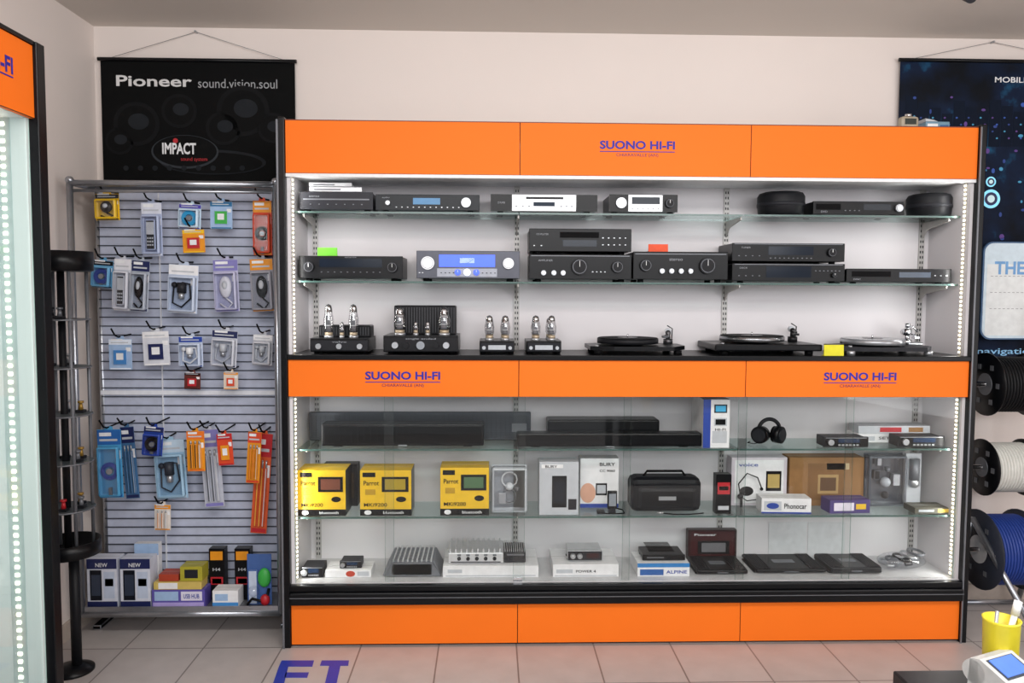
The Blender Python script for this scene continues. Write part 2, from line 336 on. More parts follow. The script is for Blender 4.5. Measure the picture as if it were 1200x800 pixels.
b, X, w, hc, hw = valveamp((363, 358, 432, 417), 397, .05, .22, [(.27, .3, .022, .15), (.7, .3, .022, .15), (.5, .28, .012, .07)], [(.06, .97, 381)], DK)
for fx in (.15, .5, .85): b.cyl((-hw+fx*w, -.008, hc*.5), .012, .014, SIL, 'y')
b.text('valve', 0, -.0036, hc*.8, w*.25, hc*.12, W); b.done('valve_amplifier', (X, .05, Z3+.0005))
b, X, w, hc, hw = valveamp((449, 357, 537, 417), 394, .04, .25, [(.2, .25, .027, .125), (.8, .25, .027, .125), (.42, .2, .012, .06), (.58, .2, .012, .06)], [(.1, .95, 358)], C('#1d1d20', .3))
for fx, m in ((.16, SIL), (.3, BLK2), (.5, CHR), (.7, BLK2), (.84, SIL)): b.cyl((-hw+fx*w, -.009, hc*.5), .014 if m != CHR else .018, .016, m, 'y')
b.text('single ended', 0, -.0036, hc*.85, w*.4, hc*.12, W); b.done('valve_amplifier', (X, .04, Z3+.0005))
for bb in ((562, 369, 603, 418), (617, 369, 658, 418)):
    b, X, w, hc, hw = valveamp(bb, 400, .05, .2, [(.28, .25, .021, .112), (.74, .25, .021, .112), (.3, .7, .018, .1), (.72, .7, .018, .1)], [], C('#2c2c30', .3, .6))
    b.box(-hw*.5, hw*.5, -.005, -.003, hc*.35, hc*.7, SIL); b.cyl((hw*.75, -.008, hc*.5), .008, .01, SIL, 'y'); b.cyl((-hw*.75, -.008, hc*.5), .008, .01, SIL, 'y'); b.done('mono_valve_amplifier', (X, .05, Z3+.0005))
# turntables
def turntable(bb, Y, d, plinth, platter, armm, shape='box', clear=False):
    X, w, _ = dims(bb, Y, Z3); b = MB(); hw = w/2; ph = .03; z0 = .018
    if shape == 'box': b.box(-hw, hw, 0, d, z0, z0+ph, plinth, .006)
    else:
        b.prism([(-hw*.95, d*.15), (-hw*.5, 0), (hw*.7, 0), (hw, d*.3), (hw, d*.8), (hw*.6, d), (-hw*.5, d), (-hw*.95, d*.85)], z0, z0+ph*.6, plinth, 'xy')
    for x, y in ((-hw*.8, d*.12), (hw*.8, d*.12), (-hw*.8, d*.88), (hw*.8, d*.88)): b.cyl((x, y, z0/2), .018, z0, SIL if clear else MATB, seg=16)
    zt = z0+(ph if shape == 'box' else ph*.6); R = min(.146, d*.5-.006); cx = -hw*.12
    b.cyl((cx, d/2, zt+.004), R*.5, .008, DK, seg=32)
    b.cyl((cx, d/2, zt+.019), R, .022, platter, seg=56)
    b.cyl((cx, d/2, zt+.0315), R*.97, .003, MATB if not clear else C('#8d9096', .2), seg=56); b.cyl((cx, d/2, zt+.0335), R*.33, .001, C('#3a3b3f', .3), seg=32)
    b.cyl((cx, d/2, zt+.04), .0035, .016, CHR)
    ax, ay = hw*.78, d*.72
    b.cyl((ax, ay, zt+.012), .022, .024, armm); b.cyl((ax, ay, zt+.035), .011, .03, armm); b.sph((ax, ay, zt+.052), .013, armm)
    b.tube([(ax+.012, ay+.05, zt+.058), (ax, ay, zt+.053), (ax-.02, d*.4, zt+.05), (ax-.05, d*.16, zt+.046)], .0045, armm)
    b.cyl((ax+.01, ay+.045, zt+.057), .014, .026, armm if clear else SIL, (.15, 1, 0)); b.box(ax-.065, ax-.044, d*.08, d*.18, zt+.038, zt+.048, armm, .001)
    if clear:
        b.cyl((ax, ay, zt+.06), .02, .03, CHR); b.tube([(ax-.01, ay, zt+.07), (ax+.03, ay+.01, zt+.085), (ax+.05, ay, zt+.06)], .005, CHR); b.cyl((ax, ay, zt+.09), .012, .02, CHR)
        b.box(ax-.01, ax+.06, ay-.03, ay+.03, zt, zt+.012, SIL, .003)
    else: b.tube([(ax+.02, ay+.02, zt), (ax+.025, ay+.02, zt+.07), (ax+.0, ay+.02, zt+.085)], .003, armm)
    b.cyl((-hw*.82, d*.12, zt+.002), .008, .006, SIL)
    b.done('turntable', (X, Y, Z3+.0005))
turntable((690, 0, 808, 834), .02, .29, BLK, BLK2, C('#55565a', .3, .7), 'shape')
turntable((838, 0, 964, 834), .02, .30, BLK, C('#8a8c90', .25, .9), C('#2a2a2c', .3, .5))
turntable((990, 0, 1104, 834), .02, .29, DK, C('#a4a7ac', .15, .5), CHR, 'shape', clear=True)
card('price_card', (966, 404, 989, 416), Z3+.0005, .0, C('#d8d21c', .6))
# ------------------------------------------------------------------ lower glass case
def soundbar(name, bb, Y, d, zs, m, mesh=True):
    X, w, h = dims(bb, Y, zs); b = MB(); hw = w/2
    b.box(-hw, hw, .004, d, .003, h, m, .006); b.box(-hw+.01, hw-.01, 0, .006, h*.14, h*.92, MATB if mesh else m, .002)
    b.box(-.02, .02, -.001, .002, h*.03, h*.09, SIL)
    for sx in (-1, 1): b.box(sx*hw*.8-.02, sx*hw*.8+.02, .01, d-.01, 0, .004, MATB)
    if mesh:
        n_ = int(w/.03)
        for k in range(n_): b.box(-hw+.02+k*(w-.04)/n_, -hw+.022+k*(w-.04)/n_, -.0008, .001, h*.16, h*.9, C('#101114', .5))
    b.done(name, (X, Y, zs+.0005)); return zs+h
X, w, h = dims((362, 483, 622, 524), .28, Z4); b = MB(); b.box(-w/2, w/2, 0, .03, 0, h, C('#434850', .4, .3), .005)
for k in range(14): b.box(-w/2+.01, w/2-.01, -.0015, .001, .01+k*(h-.02)/14, .013+k*(h-.02)/14, C('#262a30', .5))
for k in range(46): b.box(-w/2+.01+k*(w-.02)/46, -w/2+.012+k*(w-.02)/46, -.002, .001, .008, h-.008, C('#2d3138', .5))
b.box(w/2-.09, w/2-.02, -.003, 0, h*.3, h*.6, GRY); b.done('wall_soundbar_grille', (X, .28, Z4+.0005))
soundbar('soundbar', (376, 497, 567, 527), .12, .1, Z4, BLK)
soundbar('soundbar', (606, 508, 823, 527), .10, .08, Z4, BLK, False)
X, w, h = dims((642, 492, 773, 525), .2, Z4); b = MB(); b.box(-w/2, w/2, 0, .12, .01, h, BLK, .008); b.box(-w/2+.01, w/2-.01, -.001, .001, h*.3, h*.34, GRY)
for sx in (-1, 1): b.cyl((sx*w*.4, .06, .005), .015, .01, MATB)
b.done('home_cinema_base', (X, .2, Z4+.0005))
def cbox(name, bb, zs, Y, d, col, prints=(), txt=(), side=None, rz=0, flap=True):
    X, w, h = dims(bb, Y, zs); b = MB(); hw = w/2
    b.box(-hw, hw, 0, d, 0, h, col, .001)
    if side: b.box(hw-.0005, hw+.0006, .001, d-.001, .001, h-.001, side); b.box(-hw-.0006, -hw+.0005, .001, d-.001, .001, h-.001, side)
    if flap: b.box(-hw+.002, hw-.002, d*.5-.0006, d*.5+.0006, h-.0002, h+.0006, C('#9a9a98', .6))
    for p in prints:
        a, c, e, f, m = p[:5]; t = p[5] if len(p) > 5 else 'r'; x0, x1, z0, z1 = -hw+a*w, -hw+c*w, e*h, f*h
        if t == 'r': b.box(x0, x1, -.0008, .001, z0, z1, m)
        elif t == 'o': b.cyl(((x0+x1)/2, -.0004, (z0+z1)/2), .5, .002, m, 'y', seg=28, sc=(x1-x0, 1, z1-z0))
        elif t == 'd': b.box(x0, x1, -.0016, .001, z0, z1, m, .0007); b.box(x0+(x1-x0)*.12, x1-(x1-x0)*.12, -.002, .001, z0+(z1-z0)*.16, z1-(z1-z0)*.16, p[6])
    for (s_, a, c, ww, hh, m) in txt: b.text(s_, -hw+a*w, -.0022, c*h, ww*w, hh*h, m, .01)
    b.done(name, (X, Y, zs+.0005), rz); return zs+h+.001
BLU = C('#1f3f9a', .45); NAVY = C('#1a2352', .45); RED = C('#b41e28', .45); CYA = C('#38a8d8', .45); GRN = C('#3aa845', .45); TXT = C('#2a2a2e', .6); LG = C('#babec4', .5)
cbox('car_stereo_box', (824, 468, 855, 529), Z4, .09, .2, PAP, [(0, .28, 0, 1, BLU), (.4, .9, .72, .9, DK, 'd', CYA), (.4, .9, .45, .62, LG, 'd', BLK), (.35, .9, .1, .35, LG)], [('HI-FI', .65, .38, .4, .05, TXT)])
# headphones
X, w, h = dims((882, 492, 928, 527), .14, Z4); b = MB(); r = .05
b.tube([(r*math.cos(a)*1.0, .02, .062+r*math.sin(a)*1.05) for a in [math.radians(-10+k*12.5) for k in range(17)]], .009, BLK2)
for s in (-1, 1):
    b.cyl((s*.044, .015, .042), .04, .03, BLK, (s*.7, -.8, 0)); b.cyl((s*.054, .002, .042), .03, .012, DK, (s*.7, -.8, 0)); b.cyl((s*.034, .026, .042), .038, .02, MATB, (s*.7, -.8, 0), r2=.032)
b.tube([(-.04, 0, .01), (-.08, -.01, .005), (-.1, .02, .004), (-.08, .05, .004)], .002, MATB); b.done('headphones', (X, .16, Z4+.003))
def carradio(name, bb, zs, Y, d=.12):
    X, w, h = dims(bb, Y, zs); b = MB(); hw = w/2
    b.box(-hw*.92, hw*.92, .012, d, 0, h*.94, DK, .002); b.box(-hw, hw, 0, .014, 0, h, BLK, .004)
    b.box(-hw*.35, hw*.6, -.0012, .001, h*.45, h*.82, C('#1d3350', .15)); b.cyl((-hw*.7, -.006, h*.5), h*.28, .014, SIL, 'y'); b.box(-hw*.9, hw*.9, -.001, .001, h*.88, h*.92, SIL)
    for k in range(6): b.box(-hw*.35+k*hw*.16, -hw*.25+k*hw*.16, -.003, .001, h*.15, h*.3, SIL)
    b.done(name, (X, Y, zs+.0005)); return zs+h+.001
carradio('car_radio', (965, 512, 1018, 528), Z4, .1, .1)
z = cbox('accessory_box', (1003, 508, 1047, 527), Z4, .215, .1, PAP, [(.1, .5, .2, .7, LG)], [('SET', .75, .5, .3, .3, TXT)])
cbox('accessory_box', (1006, 499, 1090, 508), z, .21, .1, LG, [(.3, .6, .2, .8, RED), (.7, .9, .2, .8, CARD)])
cbox('accessory_box', (1049, 508, 1090, 527), Z4, .225, .09, PAP, [(.1, .5, .2, .7, BLU)])
carradio('car_radio', (1052, 511, 1107, 529), Z4, .1, .1)
# shelf 5
def yellow(bb, scr, Y=.09):
    cbox('handsfree_kit_box', bb, Z5, Y, .14, YEL, [(.0, 1, .0, .14, BLK), (.42, .95, .52, .86, BLK, 'd', scr), (.05, .3, .85, .95, BLK), (.08, .22, .02, .12, WHT, 'o'), (.7, .9, .3, .42, BLK, 'o'), (.1, .3, .46, .58, C('#b89010', .5))], [('Parrot', .22, .72, .3, .1, BLK), ('MKi9200', .3, .24, .45, .08, BLK), ('bluetooth', .65, .07, .4, .06, WHT)], side=BLK)
yellow((349, 551, 405, 607), C('#6a3a28', .4)); yellow((422, 551, 482, 607), C('#a8901c', .4)); yellow((516, 548, 573, 605), C('#486a48', .4))
cbox('speaker_box', (379, 544, 419, 600), Z5, .25, .07, BLK2, [(.1, .9, .2, .8, C('#3a2c18', .5))], [('sound', .5, .5, .6, .1, YEL)])
def clearpack(name, bb, zs, Y, d, items, cardm=None):
    X, w, h = dims(bb, Y, zs); b = MB(); hw = w/2
    if cardm: b.box(-hw, hw, d*.8, d*.8+.002, 0, h, cardm)
    b.box(-hw, hw, 0, d*.78, 0, h*.98, BUB, min(.012, d*.2))
    for (a, c, r, m, t) in items:
        p = (-hw+a*w, d*.4, c*h)
        if t == 's': b.sph(p, r, m)
        elif t == 't': b.tube([(p[0]+r*math.cos(q*.5236), p[1], p[2]+r*math.sin(q*.5236)) for q in range(12)], .004, m, closed=True)
        elif t == 'b': b.box(p[0]-r, p[0]+r, p[1]-d*.2, p[1]+d*.2, max(.002, p[2]-r*1.6), p[2]+r*1.6, m, .003)
    b.done(name, (X, Y, zs+.0005))
clearpack('headset_blister', (576, 547, 618, 605), Z5, .12, .07, [(.5, .7, .035, WHT, 't'), (.5, .35, .03, GRY, 't'), (.3, .3, .016, SIL, 'b'), (.7, .5, .014, GRY, 's'), (.5, .55, .018, WHT, 's')], LG)
cbox('phone_kit_box', (632, 541, 678, 604), Z5, .09, .1, LG, [(.32, .7, .14, .74, BLK, 'd', C('#20242c', .1)), (.37, .65, .24, .62, C('#8a929c', .3)), (.38, .48, .5, .58, BLU), (.52, .62, .5, .58, GRN), (.38, .48, .36, .44, RED), (.52, .62, .36, .44, YEL), (.05, .6, .88, .95, PAP), (.74, .95, .1, .3, TXT)], [('BURY', .3, .91, .3, .05, TXT)])
cbox('phone_kit_box', (680, 537, 725, 595), Z5, .21, .08, PAP, [(.0, .4, .1, .5, C('#d9a58c', .6), 'o'), (.4, .7, .25, .5, BLK, 'd', LG), (.0, 1, 0, .08, BLU)], [('BURY', .7, .88, .4, .07, TXT), ('CC 9060', .7, .75, .4, .05, TXT)])
# small cradle
X, w, h = dims((702, 576, 734, 604), .1, Z5); b = MB(); b.box(-.022, .022, .01, .024, .02, h, BLK, .004); b.box(-.016, .016, .007, .011, .035, h-.012, C('#8a9098', .2)); b.prism([(0, 0), (.0, .008), (.02, .03), (.05, .0)], -.015, .015, DK, 'yz')
b.tube([(.02, .03, .02), (.05, .03, .012), (.055, .0, .004), (.02, -.005, .004), (-.03, -.003, .004), (-.055, .02, .004)], .003, MATB); b.box(-.07, -.035, .0, .03, 0, .015, DK, .003); b.done('phone_cradle', (X, .1, Z5+.0005))
# soft camera case
X, w, h = dims((740, 557, 823, 606), .12, Z5); b = MB(); b.box(-w/2, w/2, 0, .13, 0, h*.92, BLK2, .03); b.box(-w*.42, w*.42, -.01, .05, h*.08, h*.7, BLK, .02)
b.tube([(-w*.3, .06, h*.9), (-w*.25, .06, h*1.04), (w*.25, .06, h*1.04), (w*.3, .06, h*.9)], .006, MATB); b.box(-.04, .04, -.012, -.008, h*.35, h*.45, SIL); b.tube([(-w*.45, -.004, h*.75), (0, -.006, h*.8), (w*.45, -.004, h*.75)], .003, DK)
b.done('soft_carry_case', (X, .12, Z5+.0005))
b = MB(); X, _, _ = dims((780, 600, 820, 606), .085, Z5); b.tube([(-.09, .02, .004), (-.04, 0, .004), (.03, .0, .004), (.08, .012, .004), (.1, .02, .004)], .003, MATB); b.cyl((-.1, .02, .006), .005, .03, SIL, 'x'); b.done('audio_cable', (X, .08, Z5+.0005))
cbox('spray_carton', (839, 556, 857, 606), Z5, .1, .05, BLK, [(.1, .9, .5, .8, RED), (.2, .8, .6, .7, YEL), (.15, .85, .1, .2, LG)])
cbox('intercom_box', (857, 536, 922, 592), Z5, .24, .07, C('#d0c8d0', .6), [(.06, .94, .05, .95, PAP), (.62, .9, .3, .72, BLK, 'd', C('#b8a060', .3)), (.15, .4, .2, .4, BLK, 'o')], [('voice', .3, .85, .35, .07, BLU)])
b = MB(); X, _ = U(880, 560, .22); b.tube([(-.05, 0, .05), (-.06, 0, .11), (-.02, 0, .16), (.03, 0, .14), (.05, 0, .09)], .003, BLK); b.sph((-.05, 0, .05), .014, BLK); b.sph((.05, 0, .085), .008, MATB); b.tube([(-.05, 0, .05), (-.02, -.005, .03), (.03, -.002, .035)], .0025, BLK); b.cyl((-.045, 0, .02), .006, .04, BLK); b.done('headset_microphone', (X, .215, Z5+.001))
cbox('accessory_box', (893, 584, 950, 607), Z5, .1, .09, PAP, [(.05, .4, .2, .8, LG), (.1, .35, .3, .7, BLU, 'o'), (0, 1, 0, .1, BLU)], [('Phonocar', .68, .5, .45, .35, TXT)], rz=-.06)
cbox('speaker_carton', (925, 536, 1012, 594), Z5, .23, .1, CARD, [(.25, .75, .12, .88, C('#7a5428', .7)), (.38, .66, .25, .65, C('#a98a58', .6), 'd', C('#5a3c1c', .6)), (.5, .8, .75, .88, C('#c9b38a', .6))])
cbox('accessory_box', (972, 586, 1020, 607), Z5, .1, .09, C('#4a3a78', .5), [(.1, .6, .2, .8, C('#e8e0f0', .5)), (.65, .9, .3, .7, YEL)], rz=.05)
clearpack('microphone_blister', (1018, 533, 1064, 594), Z5, .21, .07, [(.25, .6, .014, BLK, 'b'), (.5, .45, .024, LG, 's'), (.55, .7, .014, GRY, 's'), (.75, .5, .018, SIL, 'b'), (.5, .2, .018, DK, 's'), (.3, .85, .012, SIL, 'b')], C('#565a62', .5))
b = MB(); X, w, h = dims((1066, 533, 1085, 590), .19, Z5); b.box(-w/2, w/2, 0, .012, 0, h, LG, .003); b.cyl((0, -.008, h*.7), w*.3, h*.4, GRY); b.sph((0, -.008, h*.45), w*.34, SIL); b.done('cable_adapter_pack', (X, .23, Z5+.0005))
cbox('accessory_box', (1072, 595, 1117, 608), Z5, .09, .1, C('#4e4c40', .5), [(.6, .9, .2, .8, C('#caa840', .5)), (.1, .5, .3, .7, LG)])
# deck
carradio('car_radio', (353, 664, 379, 681), ZD, .08, .1)
z = cbox('small_amplifier_box', (381, 668, 435, 682), ZD, .08, .12, PAP, [(.45, .65, .1, .9, C('#b83a20', .5), 'o'), (.7, .95, .2, .8, LG)])
carradio('small_amplifier', (398, 657, 424, 668), z, .1, .08)
# finned silver amplifier
X, w, h = dims((448, 655, 517, 682), .08, ZD); b = MB(); hw = w/2; d = .22; CSI = C('#8f9298', .35, .6)
b.box(-hw*.7, hw*.7, 0, d, .006, h*.75, CSI, .004); b.prism([(-hw*.95, .004), (-hw*.7, h*.8), (hw*.7, h*.8), (hw, .004)], .0, .006, GRY)
for k in range(12):
    y = .012+k*(d-.02)/12; b.prism([(-hw, .004), (-hw*.75, h*.85), (hw*.75, h*.85), (hw, .004)], y, y+.006, CSI)
for k in range(9): x = -hw*.65+k*hw*.16; b.box(x, x+.006, .008, d-.01, h*.8, h*.93, SIL2)
b.done('finned_car_amplifier', (X, .08, ZD+.0005))
z = cbox('amplifier_box', (519, 663, 631, 682), ZD, .07, .24, PAP, [(.03, .97, .1, .2, LG), (.05, .2, .4, .7, LG)])
def capamp(bb, zs, Y, d, wh=True):
    X, w, h = dims(bb, Y, zs); b = MB(); hw = w/2
    b.box(-hw, hw, 0, d, .004, h*.75, SIL2 if wh else DK, .004)
    for k in range(10): b.box(-hw*.95+k*w*.1, -hw*.9+k*w*.1, .01, d-.01, h*.75, h*.95, SIL2)
    for k in range(5):
        x = -hw*.6+k*w*.16; b.cyl((x, .0, h*.38), h*.12, .01, DK, 'y', seg=12); b.box(x-.008, x+.008, -.002, .001, h*.55, h*.66, GRY)
    b.box(-hw*.9, hw*.9, -.001, .001, h*.12, h*.18, DK); b.done('car_amplifier', (X, Y, zs)); return zs+h
capamp((525, 643, 590, 663), z, .09, .18); capamp((591, 643, 616, 663), z, .1, .15, False)
z = cbox('amplifier_box', (648, 661, 725, 682), ZD, .07, .22, PAP, [(.03, .97, .06, .14, LG), (.05, .3, .3, .6, LG)], [('POWER 4', .5, .45, .3, .2, TXT)])
z = hifi('compact_amplifier', (665, 645, 706, 660), z, Y=.1, d=.12, body=SIL2, face=DK, disp=[(.55, .9, .3, .7, C('#3a1a1a'))], knobs=[(.15, .5, .25, SIL), (.35, .5, .25, SIL)], vent=False)
z = cbox('amplifier_box', (747, 660, 808, 682), ZD, .07, .17, PAP, [(0, 1, .7, 1, C('#2a7cc0', .5)), (.05, .5, .1, .55, C('#2a5ca0', .5))], [('ALPINE', .75, .35, .4, .25, BLU)])
hifi('compact_amplifier', (753, 650, 803, 660), z, Y=.1, d=.13, body=BLK, vent=True, disp=[(.1, .5, .4, .6, GRY)])
cbox('car_speaker_box', (806, 621, 863, 680), ZD, .285, .04, C('#2a1012', .45), [(.05, .95, .05, .95, C('#3c1216', .4)), (.2, .85, .2, .65, BLK, 'd', C('#6a6a6e', .4))], [('Pioneer', .35, .85, .45, .08, WHT)])
def flatamp(bb, Y=.08, d=.2, m=BLK):
    X, w, h = dims(bb, Y, ZD); b = MB(); hw = w/2
    b.box(-hw*.96, hw*.96, 0, d, .006, h, m, .006); b.box(-hw, hw, .02, d-.02, 0, h*.3, m, .003)
    for k in range(7):
        for s in (-1, 1): b.box(s*hw*.9-k*s*.009-.002, s*hw*.9-k*s*.009+.002, .01, d-.01, h, h+.004, DK)
    b.box(-hw*.3, hw*.3, d*.4, d*.6, h, h+.0015, GRY); b.box(-hw*.2, hw*.2, -.001, .001, h*.4, h*.6, GRY); b.done('car_amplifier', (X, Y, ZD+.0005))
flatamp((816, 668, 878, 682)); flatamp((885, 667, 970, 682), .09, .22, C('#121316', .4)); flatamp((973, 665, 1035, 682), .08, .2, C('#1a1b1f', .3))
# bag of speaker rings
X, w, h = dims((1038, 660, 1095, 682), .09, ZD); b = MB(); hw = w/2
for k in range(5): 
    b.tube([(-hw*.6+k*hw*.3+.03*math.cos(q*.5236), .08+.05*math.sin(q*.5236), .02+.012*k) for q in range(12)], .006, (SIL, GRY, DK)[k % 3], closed=True)
b.sph((0, .08, .03), 1, BUB, (hw, .07, .035)); b.cyl((.02, .06, .03), .02, .03, DK, (.6, -.4, .3)); b.cyl((-.05, .05, .03), .022, .035, GRY, (-.5, -.6, .2)); b.done('speaker_cable_bag', (X, .09, ZD+.006))
# price sheets at the back
b = MB(); SHEET = C('#cfd1d4', .6)
for bb in ((902, 612, 945, 657), (948, 612, 990, 657)):
    x0, z1 = U(bb[0], bb[1], .33); x1, z0 = U(bb[2], bb[3], .33); b.box(x0, x1, .337, .3393, z0, z1, SHEET)
b.done('price_sheets')
# ------------------------------------------------------------------ banners
def banner(name, px0, px1, top, bot, apex, mat, extra):
    Y = .47; x0, zt = U(px0, top, Y); x1, _ = U(px1, top, Y); zb = U((px0+px1)/2, bot, Y)[1]
    b = MB(); b.box(x0, x1, Y+.004, Y+.007, zb, zt, mat)
    b.cyl(((x0+x1)/2, Y, zt), .009, x1-x0+.02, BLK, 'x'); b.cyl(((x0+x1)/2, Y, zb), .009, x1-x0+.02, BLK, 'x')
    xa, za = U(*apex, Y); b.tube([(x0+.03, Y, zt), (xa, Y+.018, za), (x1-.03, Y, zt)], .0012, GRY); b.cyl((xa, Y+.02, za), .005, .03, SIL, 'y')
    extra(b, Y+.0035); b.done(name)
def BT(b, Y, s, bb, m, bold=0):
    x0, z1 = U(bb[0], bb[1], Y); x1, z0 = U(bb[2], bb[3], Y); b.text(s, (x0+x1)/2, Y-.001, (z0+z1)/2, x1-x0, z1-z0, m, bold)
def ell(b, Y, cx, cyy, rx, ry, m, t=.001):
    x, z = U(cx, cyy, Y); k = (Y-CP.y)/F; b.cyl((x, Y-t, z), 1, .001, m, 'y', seg=40, sc=(rx*k, 1, ry*k))
def lb(b, Y):
    D1 = C('#121315', .7); D2 = C('#202327', .7); D3 = C('#090a0b', .7); D4 = C('#34383d', .7)
    for (x, y, r) in ((160, 145, 26), (210, 130, 20), (285, 130, 30), (320, 150, 18), (140, 165, 16), (262, 150, 20)):
        ell(b, Y, x, y, r, r*.95, D1, .0006); ell(b, Y, x, y, r*.82, r*.78, D3, .0010); ell(b, Y, x+r*.1, y-r*.1, r*.45, r*.35, D2, .0014)
    ell(b, Y, 250, 190, 60, 14, D2, .0020); ell(b, Y, 250, 191, 56, 12, D3, .0023)
    ell(b, Y, 217, 178, 38, 19, D4, .0026); ell(b, Y, 217, 177, 36, 17.5, D3, .003)
    for k in range(9): ell(b, Y, 148+k*17, 197, 3, 3, D2, .0034)
    BT(b, Y-.003, 'IMPACT', (190, 167, 230, 181), WHT, .03); b.cyl((U(206, 165, Y)[0], Y-.0042, U(206, 165, Y)[1]), .012, .001, RED, 'y'); BT(b, Y-.003, 'sound system', (212, 184, 243, 190), RED)
    BT(b, Y, 'Pioneer', (136, 88, 225, 102), C('#d4d4d4', .6), .02); BT(b, Y, 'sound.vision.soul', (232, 92, 325, 104), C('#999ca0', .6))
banner('banner_poster', 117, 345, 69, 235, (228, 36), C('#060708', .7), lb)
nm = bpy.data.materials.new('night_city_print'); nm.use_nodes = True; nt = nm.node_tree; bs = nt.nodes['Principled BSDF']; bs.inputs['Roughness'].default_value = .6; bs.inputs['Specular IOR Level'].default_value = .15; L = nt.links.new
g = nt.nodes.new('ShaderNodeNewGeometry'); vo = nt.nodes.new('ShaderNodeTexNoise'); vo.inputs['Scale'].default_value = 5.5; vo.inputs['Detail'].default_value = 5
cr = nt.nodes.new('ShaderNodeValToRGB'); e = cr.color_ramp.elements; e[0].position = .35; e[0].color = lin('#050a13')+[1]; e[1].position = .85; e[1].color = lin('#2a7fae')+[1]
q = e.new(.6); q.color = lin('#0c1c36')+[1]
L(g.outputs['Position'], vo.inputs['Vector']); L(vo.outputs['Fac'], cr.inputs['Fac']); L(cr.outputs['Color'], bs.inputs['Base Color'])
def rb(b, Y):
    BT(b, Y, 'MOBILE MULTIMEDIA', (1166, 90, 1275, 98), WHT, .01)
    K = [C('#2f57b0', .6), C('#24408a', .6), C('#4298c0', .6), C('#5a3a88', .6)]
    random.seed(2)
    for k in range(60):
        x = random.uniform(1064, 1280); y = random.uniform(110, 280); ell(b, Y, x, y, random.uniform(1, 3), random.uniform(1, 3), K[k % 4])
    for k in range(16):
        x = 1062+k*14; xa, z1 = U(x, 112+(k*7) % 22, Y); xb, z0 = U(x+11, 172, Y); b.box(xa, xb, Y-.0006, Y, z0, z1, C('#0a1526', .6))
        for j in range(4): ell(b, Y, x+3+(j % 2)*5, 138+j*8, 1.2, 1.0, K[(k+j) % 4], .0012)
    for (x, y, r) in ((1161, 233, 11), (1161, 213, 6)): ell(b, Y, x, y, r, r, C('#8fe0ff', .5, e=.3), .0015); ell(b, Y, x, y, r*.7, r*.7, NAVY, .002); ell(b, Y, x, y, r*.4, r*.4, C('#d8f6ff', .5), .0025)
    BT(b, Y, 'navigation system', (1145, 408, 1270, 417), C('#8cc4ec', .5), .01)
banner('banner_poster', 1056, 1284, 70, 428, (1166, 48), nm, rb)
# whiteboard style sign
Y = .4; x0, z1 = U(1153, 283, Y); x1, z0 = U(1262, 398, Y)
def rr(x0, x1, z0, z1, r):
    P = []
    for cx, cz, a0 in ((x1-r, z1-r, 0), (x0+r, z1-r, 90), (x0+r, z0+r, 180), (x1-r, z0+r, 270)):
        P += [(cx+r*math.cos(math.radians(a0+k*15)), cz+r*math.sin(math.radians(a0+k*15))) for k in range(7)]
    return P
b = MB()
b.prism(rr(x0, x1, z0, z1, .05), Y, Y+.012, C('#3d5f85', .4)); b.prism(rr(x0+.007, x1-.007, z0+.007, z1-.007, .045), Y-.002, Y+.002, C('#cfe0ea', .4))
b.box(x0+.02, x1-.02, Y-.003, Y, z0+.02, z1-.11, C('#e2e6e6', .4))
BT(b, Y-.003, 'THE LIST', (1166, 306, 1240, 322), C('#6fa2d4', .5), .03)
for k in range(3):
    zz = z1-.17-k*.08; x = x0+.04
    while x < x1-.04: b.box(x, x+.012, Y-.0035, Y-.0028, zz, zz+.0025, C('#8a8a90', .6)); x += .022
for s in (.1, .9): b.cyl((x0+(x1-x0)*s, Y+.035, z1-.05), .006, .05, SIL, 'y')
b.done('notice_board_sign')
# ------------------------------------------------------------------ on top of the shelving
X, z0 = U(1064, 148, .12); b = MB(); b.box(-.035, .035, -.025, .025, 0, .012, C('#a59a86', .5), .003); b.box(-.042, .042, -.02, .02, .012, .07, C('#b5ab97', .4), .014); b.box(-.028, .028, -.022, -.018, .03, .06, C('#3b3f3a', .2), .002); b.cyl((0, 0, .075), .014, .012, CHR)
b.done('desk_clock', (X, .12, ZT+.0005))
X, _ = U(1099, 148, .14); b = MB(); b.box(-.055, .055, 0, .08, 0, .055, C('#6a8fa4', .4), .003); b.box(-.048, .0, -.001, .001, .01, .045, PAP); b.box(.01, .048, -.001, .001, .015, .04, C('#2a5a8a', .4)); b.prism([(-.055, .055), (-.058, .068), (-.02, .062), (.0, .055)], .0, .08, LG)
b.done('open_carton', (X, .14, ZT+.0005))
# ceiling spotlight
X, Y_ = UF(1132, -12, 2.82); b = MB(); b.cyl((0, 0, -.006), .04, .012, DK); b.cyl((0, 0, -.025), .01, .03, CHR); b.cyl((.0, -.02, -.05), .025, .05, DK, (0, 1, .5), r2=.02); b.done('ceiling_spotlight', (X, Y_, ZC))
